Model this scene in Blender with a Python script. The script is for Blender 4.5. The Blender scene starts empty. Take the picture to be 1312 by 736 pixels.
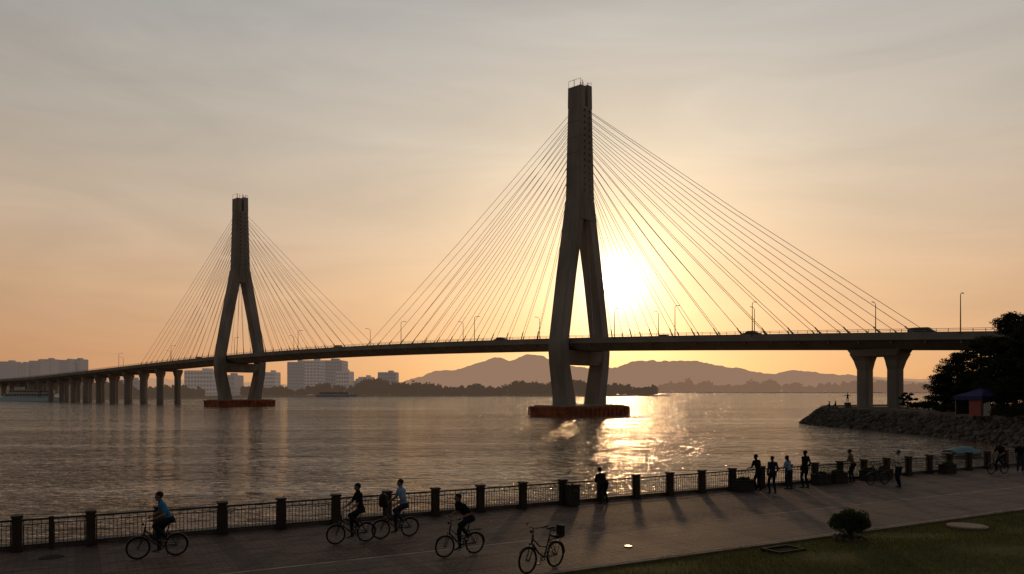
import bpy, math, random, bmesh
import numpy as np
from mathutils import Vector, Matrix
random.seed(7); rng=np.random.default_rng(11)
S=bpy.context.scene
S.view_settings.view_transform='Standard'; S.view_settings.look='None'; S.view_settings.exposure=0
COL=S.collection
V=Vector
EYE=4.7; WZ=-2.2
def P(px,d,py=None):
    x=(px-656)/1000*d
    return (x,d) if py is None else (x,d,EYE-(py-500)/1000*d)

# ---------------------------------------------------------------- materials
def mat(name,col,rough=.7,var=.25,scale=3.0,bump=0.0,metal=0.0,emit=None,detail=4,spec=.5,stretch=None,bscale=None):
    m=bpy.data.materials.new(name); m.use_nodes=True
    nt=m.node_tree; N=nt.nodes; L=nt.links; b=N['Principled BSDF']
    tc=N.new('ShaderNodeTexCoord'); mp=N.new('ShaderNodeMapping'); L.new(tc.outputs['Object'],mp.inputs[0])
    if stretch: mp.inputs['Scale'].default_value=stretch
    nz=N.new('ShaderNodeTexNoise'); nz.inputs['Scale'].default_value=scale; nz.inputs['Detail'].default_value=detail
    L.new(mp.outputs[0],nz.inputs['Vector'])
    r=N.new('ShaderNodeValToRGB'); e=r.color_ramp.elements
    e[0].position=.3; e[1].position=.7
    e[0].color=(*[c*(1-var) for c in col],1); e[1].color=(*[c*(1+var) for c in col],1)
    L.new(nz.outputs['Fac'],r.inputs[0]); L.new(r.outputs[0],b.inputs['Base Color'])
    b.inputs['Roughness'].default_value=rough; b.inputs['Metallic'].default_value=metal
    b.inputs['Specular IOR Level'].default_value=spec
    if bump:
        n2=N.new('ShaderNodeTexNoise'); n2.inputs['Scale'].default_value=bscale or scale*6; n2.inputs['Detail'].default_value=5
        L.new(mp.outputs[0],n2.inputs['Vector'])
        bp=N.new('ShaderNodeBump'); bp.inputs['Strength'].default_value=.6; bp.inputs['Distance'].default_value=bump
        L.new(n2.outputs['Fac'],bp.inputs['Height']); L.new(bp.outputs[0],b.inputs['Normal'])
    if emit:
        b.inputs['Emission Color'].default_value=(*emit,1); b.inputs['Emission Strength'].default_value=1
    return m
M={}
M['concrete']=mat('tower_concrete',(.29,.26,.235),.9,.28,.25,.02,stretch=(1,1,.25),bscale=2,spec=.2,detail=7)
M['deckconc']=mat('deck_concrete',(.28,.255,.23),.85,.2,.2,.02,bscale=2,spec=.2)
M['asphalt']=mat('asphalt',(.05,.05,.05),.8,.2,1)
M['cable']=mat('cable_sheath',(.30,.26,.22),.5,.05,1)
M['fender']=mat('red_fender',(.30,.095,.05),.8,.45,.5,.02,spec=.2,detail=7)
M['dark']=mat('dark_metal',(.025,.022,.02),.45,.2,5)
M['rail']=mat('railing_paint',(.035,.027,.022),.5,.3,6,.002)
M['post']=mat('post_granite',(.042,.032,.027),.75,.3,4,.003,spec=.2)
M['lamp']=mat('lamp_steel',(.10,.09,.08),.5,.1,2)
M['tyre']=mat('tyre_rubber',(.012,.012,.012),.85,.1,5,spec=.15)
M['chrome']=mat('dull_steel',(.06,.055,.05),.5,.1,5,spec=.3)
M['bikeframe']=mat('bike_paint',(.02,.02,.023),.5,.1,5,spec=.3)
M['saddle']=mat('saddle_leather',(.016,.014,.012),.7,.1,5,spec=.2)
M['skin']=mat('skin',(.24,.135,.09),.65,.08,8,spec=.25)
M['hair']=mat('hair',(.012,.010,.009),.7,.2,20,spec=.2)
M['shoe']=mat('shoe',(.03,.03,.03),.6,.1,8)
M['trouser']=mat('dark_trousers',(.018,.018,.023),.95,.2,8,.003,spec=.08)
M['jean']=mat('jeans',(.028,.036,.06),.95,.2,8,.003,spec=.08)
M['blue']=mat('blue_shirt',(.045,.16,.31),.95,.15,5,.004,bscale=12,spec=.08)
M['ltblue']=mat('light_blue_shirt',(.20,.33,.47),.95,.15,5,.004,bscale=12,spec=.08)
M['black']=mat('black_shirt',(.013,.012,.012),.95,.2,5,.004,bscale=12,spec=.08)
M['white']=mat('white_shirt',(.48,.45,.41),.95,.1,5,.004,bscale=12,spec=.08)
M['tan']=mat('tan_jacket',(.14,.10,.065),.95,.1,5,.004,bscale=12,spec=.08)
M['bronze']=mat('bronze',(.03,.03,.025),.5,.2,3)
M['bark']=mat('bark',(.05,.035,.025),.9,.3,5,.02)
M['rock']=mat('revetment_rock',(.10,.085,.07),.95,.55,.9,.05,bscale=4,spec=.15)
M['land']=mat('land_ground',(.055,.05,.035),.95,.4,.3,.03,spec=.1)
M['quay']=mat('quay_wall',(.13,.115,.10),.85,.3,.6,.02,spec=.2)
M['kerb']=mat('kerb_stone',(.14,.112,.092),.85,.3,3,.004,spec=.2)
M['box']=mat('planter_dark',(.035,.029,.026),.75,.3,4,.004,spec=.2)
M['hill']=mat('hazy_hill_forest',(.035,.03,.025),1,.4,.006,0,emit=(.30,.18,.118),spec=0)  # airlight haze put into the material as a constant warm emission
M['hill2']=mat('hazy_hill_forest_far',(.03,.03,.025),1,.3,.004,0,emit=(.45,.26,.155),spec=0)  # stronger emission paints thicker haze over the farther ridge
M['fartree']=mat('hazy_far_foliage',(.035,.038,.018),1,.4,.05,0,emit=(.065,.042,.028),spec=0)  # emission adds painted distance haze to the foliage colour
M['fartree2']=mat('hazy_farther_foliage',(.035,.038,.02),1,.3,.05,0,emit=(.20,.12,.078),spec=0)  # brighter haze emission for the trees farther off
M['farland']=mat('far_bank_ground',(.05,.05,.03),1,.3,.02,0,emit=(.07,.045,.03),spec=0)  # bank colour carries a faint emission as painted haze
M['bldA']=mat('hazy_facade',(.06,.06,.065),.95,.08,.05,0,emit=(.115,.088,.075),spec=.05)  # facade emission is painted haze in front of the skyline
M['bldB']=mat('hazy_facade_pale',(.11,.105,.11),.95,.08,.05,0,emit=(.14,.108,.09),spec=.05)  # pale facade, with airlight likewise painted in as emission
M['win']=mat('hazy_windows',(.03,.032,.04),.6,.1,.05,0,emit=(.092,.073,.064),spec=.1)  # window emission is painted haze, not lit rooms
M['hull']=mat('ferry_hull',(.10,.28,.34),.5,.1,.2,emit=(.03,.03,.03))  # faint grey emission paints haze onto the distant hull
M['wpaint']=mat('white_paint',(.60,.60,.58),.6,.05,.3,spec=.2)
M['tarp']=mat('teal_tarp',(.18,.28,.31),.85,.15,1.5,.02,spec=.1)
M['tentb']=mat('tent_blue',(.035,.036,.11),.9,.15,2,.01,spec=.1)
M['red']=mat('red_banner',(.24,.05,.04),.7,.1,2)
M['carA']=mat('car_paint_silver',(.25,.25,.26),.4,.03,1); M['carB']=mat('car_paint_dark',(.03,.03,.04),.4,.03,1)
M['glass']=mat('car_glass',(.02,.02,.025),.1,.03,1)
M['stone']=mat('pale_stone',(.22,.175,.14),.85,.15,2,.004,spec=.2)
M['line']=mat('worn_line_paint',(.28,.22,.175),.85,.38,2.5,.002,spec=.2,detail=7)

def leafmat(name,c1,c2):
    m=bpy.data.materials.new(name); m.use_nodes=True; nt=m.node_tree; N=nt.nodes; L=nt.links; b=N['Principled BSDF']
    g=N.new('ShaderNodeNewGeometry'); r=N.new('ShaderNodeValToRGB')
    r.color_ramp.elements[0].color=(*c1,1); r.color_ramp.elements[1].color=(*c2,1)
    L.new(g.outputs['Random Per Island'],r.inputs[0]); L.new(r.outputs[0],b.inputs['Base Color'])
    b.inputs['Roughness'].default_value=.8; b.inputs['Specular IOR Level'].default_value=.1
    tr=N.new('ShaderNodeBsdfTranslucent'); L.new(r.outputs[0],tr.inputs[0])
    mx=N.new('ShaderNodeMixShader'); mx.inputs[0].default_value=.25
    L.new(b.outputs[0],mx.inputs[1]); L.new(tr.outputs[0],mx.inputs[2]); L.new(mx.outputs[0],N['Material Output'].inputs[0])
    return m
M['pine']=leafmat('pine_needles',(.010,.013,.007),(.045,.048,.02))
M['bush']=leafmat('bush_leaves',(.02,.03,.012),(.08,.10,.035))
M['grassb']=leafmat('grass_blades',(.06,.075,.018),(.16,.155,.045))

# ---------------------------------------------------------------- mesh builder
class MB:
    def __init__(s): s.v=[];s.f=[];s.m=[]
    def add(s,vs,fs,mi=0):
        o=len(s.v); s.v+= [tuple(v) for v in vs]; s.f+=[tuple(i+o for i in f) for f in fs]; s.m+=[mi]*len(fs)
    def box(s,c,sz,mi=0,R=None):
        vs=[]
        for z in(-.5,.5):
            for x,y in((-.5,-.5),(.5,-.5),(.5,.5),(-.5,.5)):
                p=V((x*sz[0],y*sz[1],z*sz[2]))
                if R: p=R@p
                vs.append(p+V(c))
        s.add(vs,[(3,2,1,0),(4,5,6,7),(0,1,5,4),(1,2,6,5),(2,3,7,6),(3,0,4,7)],mi)
    def loft(s,rings,mi=0,cap=True,close=True):
        n=len(rings[0]); vs=[p for r in rings for p in r]; fs=[]
        for i in range(len(rings)-1):
            for j in range(n if close else n-1):
                k=(j+1)%n
                fs.append((i*n+j,i*n+k,(i+1)*n+k,(i+1)*n+j))
        if cap and close:
            fs.append(tuple(range(n))[::-1]); fs.append(tuple((len(rings)-1)*n+j for j in range(n)))
        s.add(vs,fs,mi)
    def tube(s,pts,rads,n=8,mi=0,side=None):
        pts=[V(p) for p in pts]
        if not isinstance(rads,(list,)): rads=[rads]*len(pts)
        rings=[]; last=None
        for i,p in enumerate(pts):
            t=(pts[min(i+1,len(pts)-1)]-pts[max(i-1,0)])
            if t.length<1e-9: t=V((0,0,1))
            t.normalize()
            ref=V(side) if side else (last if last else (V((0,0,1)) if abs(t.z)<.9 else V((1,0,0))))
            a=ref-t*ref.dot(t)
            if a.length<1e-6: a=V((1,0,0))-t*t.x
            a.normalize(); b=t.cross(a); last=a
            r=rads[i]; ra,rb=(r if isinstance(r,tuple) else (r,r))
            rings.append([p+a*(ra*math.cos(2*math.pi*k/n))+b*(rb*math.sin(2*math.pi*k/n)) for k in range(n)])
        s.loft(rings,mi)
    def ell(s,c,r,mi=0,R=None,n=12):
        rings=[]; c=V(c)
        for i in range(1,n//2+2):
            th=math.pi*i/(n//2+2)
            ring=[]
            for k in range(n):
                ph=2*math.pi*k/n
                p=V((r[0]*math.sin(th)*math.cos(ph),r[1]*math.sin(th)*math.sin(ph),-r[2]*math.cos(th)))
                if R: p=R@p
                ring.append(c+p)
            rings.append(ring)
        s.loft(rings,mi)
    def torus(s,c,R,r,mi=0,n=40,k=8):
        vs=[];fs=[]
        for i in range(n):
            a=2*math.pi*i/n
            for j in range(k):
                b=2*math.pi*j/k; q=R+r*math.cos(b)
                vs.append((c[0]+r*math.sin(b),c[1]+q*math.cos(a),c[2]+q*math.sin(a)))
        for i in range(n):
            for j in range(k):
                fs.append((i*k+j,i*k+(j+1)%k,((i+1)%n)*k+(j+1)%k,((i+1)%n)*k+j))
        s.add(vs,fs,mi)
    def mesh(s,name,mats,smooth=False):
        me=bpy.data.meshes.new(name); me.from_pydata(s.v,[],s.f)
        for m in mats: me.materials.append(M[m] if isinstance(m,str) else m)
        me.polygons.foreach_set('material_index',s.m)
        if smooth: me.polygons.foreach_set('use_smooth',[True]*len(s.f))
        me.update(); return me
    def obj(s,name,mats,parent=None,loc=(0,0,0),rz=0,smooth=False):
        o=bpy.data.objects.new(name,s.mesh(name,mats,smooth)); COL.objects.link(o)
        o.location=loc; o.rotation_euler=(0,0,rz)
        if parent: o.parent=parent
        return o
def empty(name,loc=(0,0,0),rz=0,sc=1):
    o=bpy.data.objects.new(name,None); COL.objects.link(o); o.location=loc; o.rotation_euler=(0,0,rz); o.scale=(sc,)*3
    o.empty_display_size=.3; return o
def place(me,name,loc,rz=0,sc=1):
    o=bpy.data.objects.new(name,me); COL.objects.link(o); o.location=loc; o.rotation_euler=(0,0,rz)
    o.scale=(sc,)*3; return o
def quads(name,C,size,m,parent=None,aspect=1.0):
    C=np.asarray(C,float); n=len(C)
    a=rng.normal(size=(n,3)); a/=np.linalg.norm(a,axis=1)[:,None]
    b=rng.normal(size=(n,3)); b-=a*(a*b).sum(1)[:,None]; b/=np.linalg.norm(b,axis=1)[:,None]
    s=(size*rng.uniform(.6,1.4,n))[:,None]*.5
    vs=np.stack([C-a*s-b*s*aspect*.4,C+a*s*.2-b*s*aspect,C+a*s+b*s*aspect*.3,C-a*s*.3+b*s*aspect],1).reshape(-1,3)
    me=bpy.data.meshes.new(name); me.vertices.add(4*n); me.vertices.foreach_set('co',vs.ravel())
    me.loops.add(4*n); me.loops.foreach_set('vertex_index',np.arange(4*n)); me.polygons.add(n)
    me.polygons.foreach_set('loop_start',np.arange(n)*4); me.polygons.foreach_set('loop_total',np.full(n,4))
    me.materials.append(M[m]); me.update(calc_edges=True)
    o=bpy.data.objects.new(name,me); COL.objects.link(o)
    if parent: o.parent=parent
    return o

# ---------------------------------------------------------------- camera
cam=bpy.data.cameras.new('camera'); co=bpy.data.objects.new('camera',cam); COL.objects.link(co)
co.location=(0,0,EYE); co.rotation_euler=(math.radians(90),0,0); cam.sensor_width=36; cam.lens=27.44; cam.shift_y=.1006
cam.clip_end=30000; cam.clip_start=.1; S.camera=co

# ---------------------------------------------------------------- sky + sun
AZ=math.radians(7.7); EL=math.radians(7.8)
sd=V((math.sin(AZ)*math.cos(EL),math.cos(AZ)*math.cos(EL),math.sin(EL)))
w=bpy.data.worlds.new('World'); S.world=w; w.use_nodes=True
nt=w.node_tree; N=nt.nodes; L=nt.links; N.clear()
out=N.new('ShaderNodeOutputWorld'); add=N.new('ShaderNodeAddShader'); L.new(add.outputs[0],out.inputs[0])
sky=N.new('ShaderNodeTexSky'); sky.sky_type='NISHITA'; sky.sun_disc=False; sky.sun_elevation=EL; sky.sun_rotation=AZ
sky.dust_density=1; sky.air_density=1; sky.altitude=0
bg1=N.new('ShaderNodeBackground'); bg1.inputs[1].default_value=.01; L.new(sky.outputs[0],bg1.inputs[0]); L.new(bg1.outputs[0],add.inputs[0])
bg2=N.new('ShaderNodeBackground'); L.new(bg2.outputs[0],add.inputs[1])
tc=N.new('ShaderNodeTexCoord'); nrm=N.new('ShaderNodeVectorMath'); nrm.operation='NORMALIZE'; L.new(tc.outputs['Generated'],nrm.inputs[0])
sep=N.new('ShaderNodeSeparateXYZ'); L.new(nrm.outputs[0],sep.inputs[0])
dot=N.new('ShaderNodeVectorMath'); dot.operation='DOT_PRODUCT'; L.new(nrm.outputs[0],dot.inputs[0]); dot.inputs[1].default_value=sd
def mth(op,a,b=None,c=None):
    n=N.new('ShaderNodeMath'); n.operation=op
    for i,x in enumerate((a,b,c)):
        if x is None: continue
        if isinstance(x,(int,float)): n.inputs[i].default_value=x
        else: L.new(x,n.inputs[i])
    return n.outputs[0]
ramp=N.new('ShaderNodeValToRGB'); L.new(mth('ABSOLUTE',sep.outputs[2]),ramp.inputs[0])
E=ramp.color_ramp.elements
stops=[(0,(.52,.245,.125)),(.05,(.60,.30,.155)),(.12,(.65,.39,.22)),(.20,(.60,.44,.305)),(.30,(.53,.455,.37)),(.42,(.445,.42,.385)),(.7,(.24,.25,.265)),(1,(.165,.185,.215))]
E[0].position=0; E[0].color=(*stops[0][1],1); E[1].position=1; E[1].color=(*stops[-1][1],1)
for p,c in stops[1:-1]:
    e=E.new(p); e.color=(*c,1)
mp=N.new('ShaderNodeMapping'); mp.inputs['Scale'].default_value=(1.2,1.2,5.5); mp.inputs['Rotation'].default_value=(0,math.radians(14),0); L.new(nrm.outputs[0],mp.inputs[0])
cn=N.new('ShaderNodeTexNoise'); cn.inputs['Scale'].default_value=2.2; cn.inputs['Detail'].default_value=8; cn.inputs['Roughness'].default_value=.57; cn.inputs['Distortion'].default_value=.7
L.new(mp.outputs[0],cn.inputs['Vector'])
cl=mth('MULTIPLY_ADD',cn.outputs['Fac'],.55,.715)
dd=mth('MULTIPLY_ADD',dot.outputs['Value'],.5,.5)
dm=mth('MULTIPLY_ADD',mth('POWER',dd,2.0),.84,.18)
fac=mth('MULTIPLY',cl,dm)
vm=N.new('ShaderNodeVectorMath'); vm.operation='SCALE'; L.new(ramp.outputs[0],vm.inputs[0]); L.new(fac,vm.inputs['Scale'])
cur=vm.outputs[0]
dp=mth('MAXIMUM',dot.outputs['Value'],0)
for n,c in [(12,(.07,.05,.028)),(55,(.22,.145,.06)),(220,(.42,.31,.15)),(750,(.85,.72,.45)),(4000,(5.5,4.5,3.1))]:
    pw=mth('POWER',dp,n)
    s_=N.new('ShaderNodeVectorMath'); s_.operation='SCALE'; s_.inputs[0].default_value=c; L.new(pw,s_.inputs['Scale'])
    a_=N.new('ShaderNodeVectorMath'); a_.operation='ADD'; L.new(cur,a_.inputs[0]); L.new(s_.outputs[0],a_.inputs[1]); cur=a_.outputs[0]
L.new(cur,bg2.inputs[0])
sl=bpy.data.lights.new('sun','SUN'); sl.energy=.62; sl.angle=math.radians(2.6); sl.color=(1,.58,.28)
so=bpy.data.objects.new('sun',sl); COL.objects.link(so); so.rotation_euler=sd.to_track_quat('Z','Y').to_euler(); so.location=(0,0,100)

# ---------------------------------------------------------------- water
wm=bpy.data.materials.new('river_water'); wm.use_nodes=True; nt=wm.node_tree; N=nt.nodes; L=nt.links; b=N['Principled BSDF']
b.inputs['Base Color'].default_value=(.20,.125,.065,1); b.inputs['Roughness'].default_value=.08; b.inputs['IOR'].default_value=1.38
tc=N.new('ShaderNodeTexCoord')
def noise(sc,det,scale3,rot=0,dist=0,rough=.5):
    mp=N.new('ShaderNodeMapping'); mp.inputs['Scale'].default_value=scale3; mp.inputs['Rotation'].default_value=(0,0,rot); L.new(tc.outputs['Object'],mp.inputs[0])
    n=N.new('ShaderNodeTexNoise'); n.inputs['Scale'].default_value=sc; n.inputs['Detail'].default_value=det; n.inputs['Distortion'].default_value=dist; n.inputs['Roughness'].default_value=rough
    L.new(mp.outputs[0],n.inputs['Vector']); return n.outputs['Fac']
h1=noise(.95,3,(.75,1.4,1),.25,.6,.45); h2=noise(.19,2,(.8,1.7,1),-.2,.8,.4); pt=noise(.016,5,(.45,3.0,1),.12,1.2,.6)
rp=N.new('ShaderNodeMapRange'); rp.inputs[1].default_value=.40; rp.inputs[2].default_value=.60; rp.inputs[3].default_value=.5; rp.inputs[4].default_value=1.35; L.new(pt,rp.inputs[0])
hh=mth('MULTIPLY_ADD',h2,2.2,h1)
bp=N.new('ShaderNodeBump'); bp.inputs['Strength'].default_value=1; L.new(hh,bp.inputs['Height'])
L.new(mth('MULTIPLY',rp.outputs[0],.72),bp.inputs['Distance']); L.new(bp.outputs[0],b.inputs['Normal'])
mb=MB(); mb.add([(-9000,-400,0),(9000,-400,0),(9000,14000,0),(-9000,14000,0)],[(0,1,2,3)])
mb.obj('river_water',[wm],loc=(0,0,WZ))

# ---------------------------------------------------------------- promenade frame
TH=math.atan(.56); VF=26.87
def toUV(x,y): return (x*math.cos(TH)+y*math.sin(TH),-x*math.sin(TH)+y*math.cos(TH))
def paving(name,c1,c2,mortar,bw,bh,msize,sheen):
    m=bpy.data.materials.new(name); m.use_nodes=True; nt=m.node_tree; N=nt.nodes; L=nt.links; b=N['Principled BSDF']
    tc=N.new('ShaderNodeTexCoord')
    br=N.new('ShaderNodeTexBrick'); br.inputs['Scale'].default_value=1; br.inputs['Brick Width'].default_value=bw; br.inputs['Row Height'].default_value=bh
    br.inputs['Mortar Size'].default_value=msize; br.inputs['Color1'].default_value=(*c1,1); br.inputs['Color2'].default_value=(*c2,1); br.inputs['Mortar'].default_value=(*mortar,1)
    L.new(tc.outputs['Object'],br.inputs['Vector'])
    n1=N.new('ShaderNodeTexNoise'); n1.inputs['Scale'].default_value=.35; n1.inputs['Detail'].default_value=8; n1.inputs['Roughness'].default_value=.70; L.new(tc.outputs['Object'],n1.inputs['Vector'])
    mr=N.new('ShaderNodeMapRange'); mr.inputs[1].default_value=.3; mr.inputs[2].default_value=.7; mr.inputs[3].default_value=.42; mr.inputs[4].default_value=1.5; L.new(n1.outputs['Fac'],mr.inputs[0])
    sp=N.new('ShaderNodeSeparateXYZ'); L.new(tc.outputs['Object'],sp.inputs[0])
    def mt(op,a,b_=None):
        n=N.new('ShaderNodeMath'); n.operation=op
        for i,x in enumerate((a,b_)):
            if x is None: continue
            if isinstance(x,(int,float)): n.inputs[i].default_value=x
            else: L.new(x,n.inputs[i])
        return n.outputs[0]
    band=mt('LESS_THAN',mt('FRACT',mt('DIVIDE',sp.outputs[0],3.78)),.16)
    row=mt('LESS_THAN',mt('FRACT',mt('DIVIDE',sp.outputs[1],1.4)),.14)
    bf=mt('ADD',mt('MULTIPLY',mt('MAXIMUM',band,row),-.42),1.0); tot=mt('MULTIPLY',bf,mr.outputs[0])
    vm=N.new('ShaderNodeVectorMath'); vm.operation='SCALE'; L.new(br.outputs['Color'],vm.inputs[0]); L.new(tot,vm.inputs['Scale'])
    L.new(vm.outputs[0],b.inputs['Base Color']); b.inputs['Specular IOR Level'].default_value=.20
    rr=N.new('ShaderNodeMapRange'); rr.inputs[3].default_value=sheen; rr.inputs[4].default_value=sheen+.25; L.new(n1.outputs['Fac'],rr.inputs[0]); L.new(rr.outputs[0],b.inputs['Roughness'])
    bp=N.new('ShaderNodeBump'); bp.inputs['Distance'].default_value=.010; bp.inputs['Strength'].default_value=.9; bp.invert=True
    L.new(br.outputs['Fac'],bp.inputs['Height'])
    n3=N.new('ShaderNodeTexNoise'); n3.inputs['Scale'].default_value=9; n3.inputs['Detail'].default_value=5; L.new(tc.outputs['Object'],n3.inputs['Vector'])
    bp2=N.new('ShaderNodeBump'); bp2.inputs['Distance'].default_value=.03; bp2.inputs['Strength'].default_value=.7; L.new(n3.outputs['Fac'],bp2.inputs['Height']); L.new(bp.outputs[0],bp2.inputs['Normal'])
    L.new(bp2.outputs[0],b.inputs['Normal']); return m
pav1=paving('brick_paving',(.150,.088,.064),(.078,.048,.038),(.036,.026,.022),.4,.2,.016,.62)
pav2=paving('path_paving',(.112,.078,.062),(.078,.056,.046),(.034,.027,.024),1.2,.6,.018,.62)
lawn=bpy.data.materials.new('lawn_grass'); lawn.use_nodes=True; nt=lawn.node_tree; N=nt.nodes; L=nt.links; b=N['Principled BSDF']
tc=N.new('ShaderNodeTexCoord'); n1=N.new('ShaderNodeTexNoise'); n1.inputs['Scale'].default_value=.6; n1.inputs['Detail'].default_value=9; n1.inputs['Roughness'].default_value=.7; L.new(tc.outputs['Object'],n1.inputs['Vector'])
r=N.new('ShaderNodeValToRGB'); r.color_ramp.elements[0].position=.3; r.color_ramp.elements[1].position=.72; r.color_ramp.elements[0].color=(.035,.042,.012,1); r.color_ramp.elements[1].color=(.12,.105,.035,1)
L.new(n1.outputs['Fac'],r.inputs[0]); L.new(r.outputs[0],b.inputs['Base Color']); b.inputs['Roughness'].default_value=.95; b.inputs['Specular IOR Level'].default_value=.05
ground=MB(); ground.add([(-160,-200,0),(230,-200,0),(230,27.3,0),(-160,27.3,0)],[(0,1,2,3)])
ground.obj('ground',[M['land']],loc=(0,0,-.004),rz=TH)
mb=MB(); mb.box((35,27.45,-2.2),(390,.3,4.4)); mb.obj('quay_wall',['quay'],rz=TH,loc=(0,0,-.006))
mb=MB(); mb.box((35,27.3,0.06),(390,.5,.16)); mb.obj('quay_coping',['kerb'],rz=TH,loc=(0,0,0))
def sheet(name,v0,v1,z,m,u0=-160,u1=230):
    mb=MB(); mb.add([(u0,v0,0),(u1,v0,0),(u1,v1,0),(u0,v1,0)],[(0,1,2,3)]); return mb.obj(name,[m],loc=(0,0,z),rz=TH)
sheet('promenade_pavement',21.05,27.05,.004,pav1)
sheet('cycle_path',16.75,20.9,.004,pav2)
sheet('painted_lane_line',20.91,21.04,.008,M['line'])
sheet('painted_edge_line',17.1,17.18,.008,M['line'])
mb=MB(); nu,nv=120,50
def lz(u,v): 
    e=min(1,max(0,(16.5-v)/2.5)); return .03+.10*e+.10*e*math.sin(u*.35+v*.5)*math.cos(v*.4)
us=np.linspace(-60,110,nu); vs_=np.concatenate([np.linspace(-60,8,12),np.linspace(9,16.6,nv-12)])
vv=[(u,v,lz(u,v)) for v in vs_ for u in us]; ff=[(j*nu+i,j*nu+i+1,(j+1)*nu+i+1,(j+1)*nu+i) for j in range(nv-1) for i in range(nu-1)]
mb.add(vv,ff); mb.obj('lawn',[lawn],rz=TH,smooth=True)
mb=MB()
for i in range(-40,110):
    mb.box((i+.5,16.68,.03),(.985,.13,.12))
mb.obj('lawn_kerb',['kerb'],rz=TH)
n=130000
u=rng.uniform(4,42,n); v=16.75-np.abs(rng.normal(0,1,n))*4.0; keep=v>6
u,v=u[keep],v[keep]; n=len(u); pat=np.sin(u*1.3)+np.sin(v*2.1+u*.7)+rng.normal(0,.8,n); k2=(pat>-1.0)&((v<16.6)|(np.sin(u*2.3)+np.sin(u*.9)>.4)); u,v=u[k2],v[k2]; n=len(u)
z=np.array([lz(a,b_) for a,b_ in zip(u,v)])+np.where(v>16.6,.03,0); h=rng.uniform(.03,.11,n); an=rng.uniform(0,6.28,n); wd=.006
B=np.stack([u,v,z],1); dx=np.stack([np.cos(an)*wd,np.sin(an)*wd,0*an],1); tip=B+np.stack([rng.normal(0,.02,n),rng.normal(0,.02,n),h],1)
co_=np.stack([B-dx,B+dx,tip],1).reshape(-1,3)
me=bpy.data.meshes.new('grass'); me.vertices.add(3*n); me.vertices.foreach_set('co',co_.ravel()); me.loops.add(3*n); me.loops.foreach_set('vertex_index',np.arange(3*n)); me.polygons.add(n)
me.polygons.foreach_set('loop_start',np.arange(n)*3); me.polygons.foreach_set('loop_total',np.full(n,3)); me.materials.append(M['grassb']); me.update(calc_edges=True)
o=bpy.data.objects.new('grass',me); COL.objects.link(o); o.rotation_euler=(0,0,TH)

# railing
fe=empty('promenade_railing',rz=TH)
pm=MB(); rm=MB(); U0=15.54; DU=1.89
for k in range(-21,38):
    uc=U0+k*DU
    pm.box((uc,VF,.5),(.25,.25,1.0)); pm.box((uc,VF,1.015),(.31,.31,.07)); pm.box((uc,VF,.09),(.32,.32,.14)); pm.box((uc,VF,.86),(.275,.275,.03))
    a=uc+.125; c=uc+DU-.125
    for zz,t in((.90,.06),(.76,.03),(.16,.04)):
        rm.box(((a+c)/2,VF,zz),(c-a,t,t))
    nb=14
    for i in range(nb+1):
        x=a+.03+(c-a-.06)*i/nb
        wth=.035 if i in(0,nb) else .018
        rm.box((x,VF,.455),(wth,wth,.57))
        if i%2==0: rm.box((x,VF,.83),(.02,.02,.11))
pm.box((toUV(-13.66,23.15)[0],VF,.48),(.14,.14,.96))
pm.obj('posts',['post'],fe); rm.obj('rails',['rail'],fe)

# ---------------------------------------------------------------- bridge
BO=V((18.2,209,0)); BD=V((-.7397,.6729,0)); BN=V((.6729,.7397,0))
def BR(s,w,z): return BO+BD*s+BN*w+V((0,0,z))
tt=[-1.2,-.535,-.42,0,.445,1,1.43,2.04,2.6,3.4]; zz=[10.4,14.7,15.4,17.5,19.3,18.3,16.9,13.8,11.7,9.8]
pf=np.polyfit(np.array(tt),np.array(zz),6)
def DZ(s): return float(np.polyval(pf,s/180))
br=empty('cable_stayed_bridge')
HW=7.2
mb=MB(); rd=MB(); pr=MB()
ss=list(range(-210,600,6)); rings=[];top=[]
for s in ss:
    z=DZ(s)
    sec=[(-HW,0),(HW,0),(HW,-.9),(HW-1.0,-1.15),(4.0,-2.5),(-4.0,-2.5),(-HW+1.0,-1.15),(-HW,-.9)]
    rings.append([BR(s,a,z+b_) for a,b_ in sec]); top.append([BR(s,-6.6,z+.005),BR(s,6.6,z+.005)])
mb.loft(rings); rd.loft(top,close=False,cap=False)
RB=Matrix.Rotation(math.atan2(BD.y,BD.x),3,'Z')
for s in range(-200,560,6):
    z=DZ(s); mb.box(BR(s,0,z-1.3),(.3,13.2,.5),0,RB)
for sg in(-1,1):
    wd=.25
    pr.loft([[BR(s,sg*6.95-wd/2,DZ(s)),BR(s,sg*6.95+wd/2,DZ(s)),BR(s,sg*6.95+wd/2,DZ(s)+.55),BR(s,sg*6.95-wd/2,DZ(s)+.55)] for s in ss])
    for zz_ in(.85,1.15):
        pr.tube([BR(s,sg*6.95,DZ(s)+zz_) for s in ss],.045,5)
    for s in np.arange(-208,590,2.0):
        pr.box(BR(s,sg*6.95,DZ(s)+.86),(.08,.08,.62),0)
mb.obj('deck_girder',['deckconc'],br); rd.obj('deck_roadway',['asphalt'],br); pr.obj('deck_parapet',['deckconc'],br)
ml=MB()
for wq in(-3.3,0,3.3):
    for s in range(-208,590,6): 
        if wq==0 or s%12==0:
            ml.loft([[BR(s,wq-.08,DZ(s)+.012),BR(s,wq+.08,DZ(s)+.012)],[BR(s+(6 if wq==0 else 4),wq-.08,DZ(s+(6 if wq==0 else 4))+.012),BR(s+(6 if wq==0 else 4),wq+.08,DZ(s+(6 if wq==0 else 4))+.012)]],close=False,cap=False)
ml.obj('lane_markings',['wpaint'],br)

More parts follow.
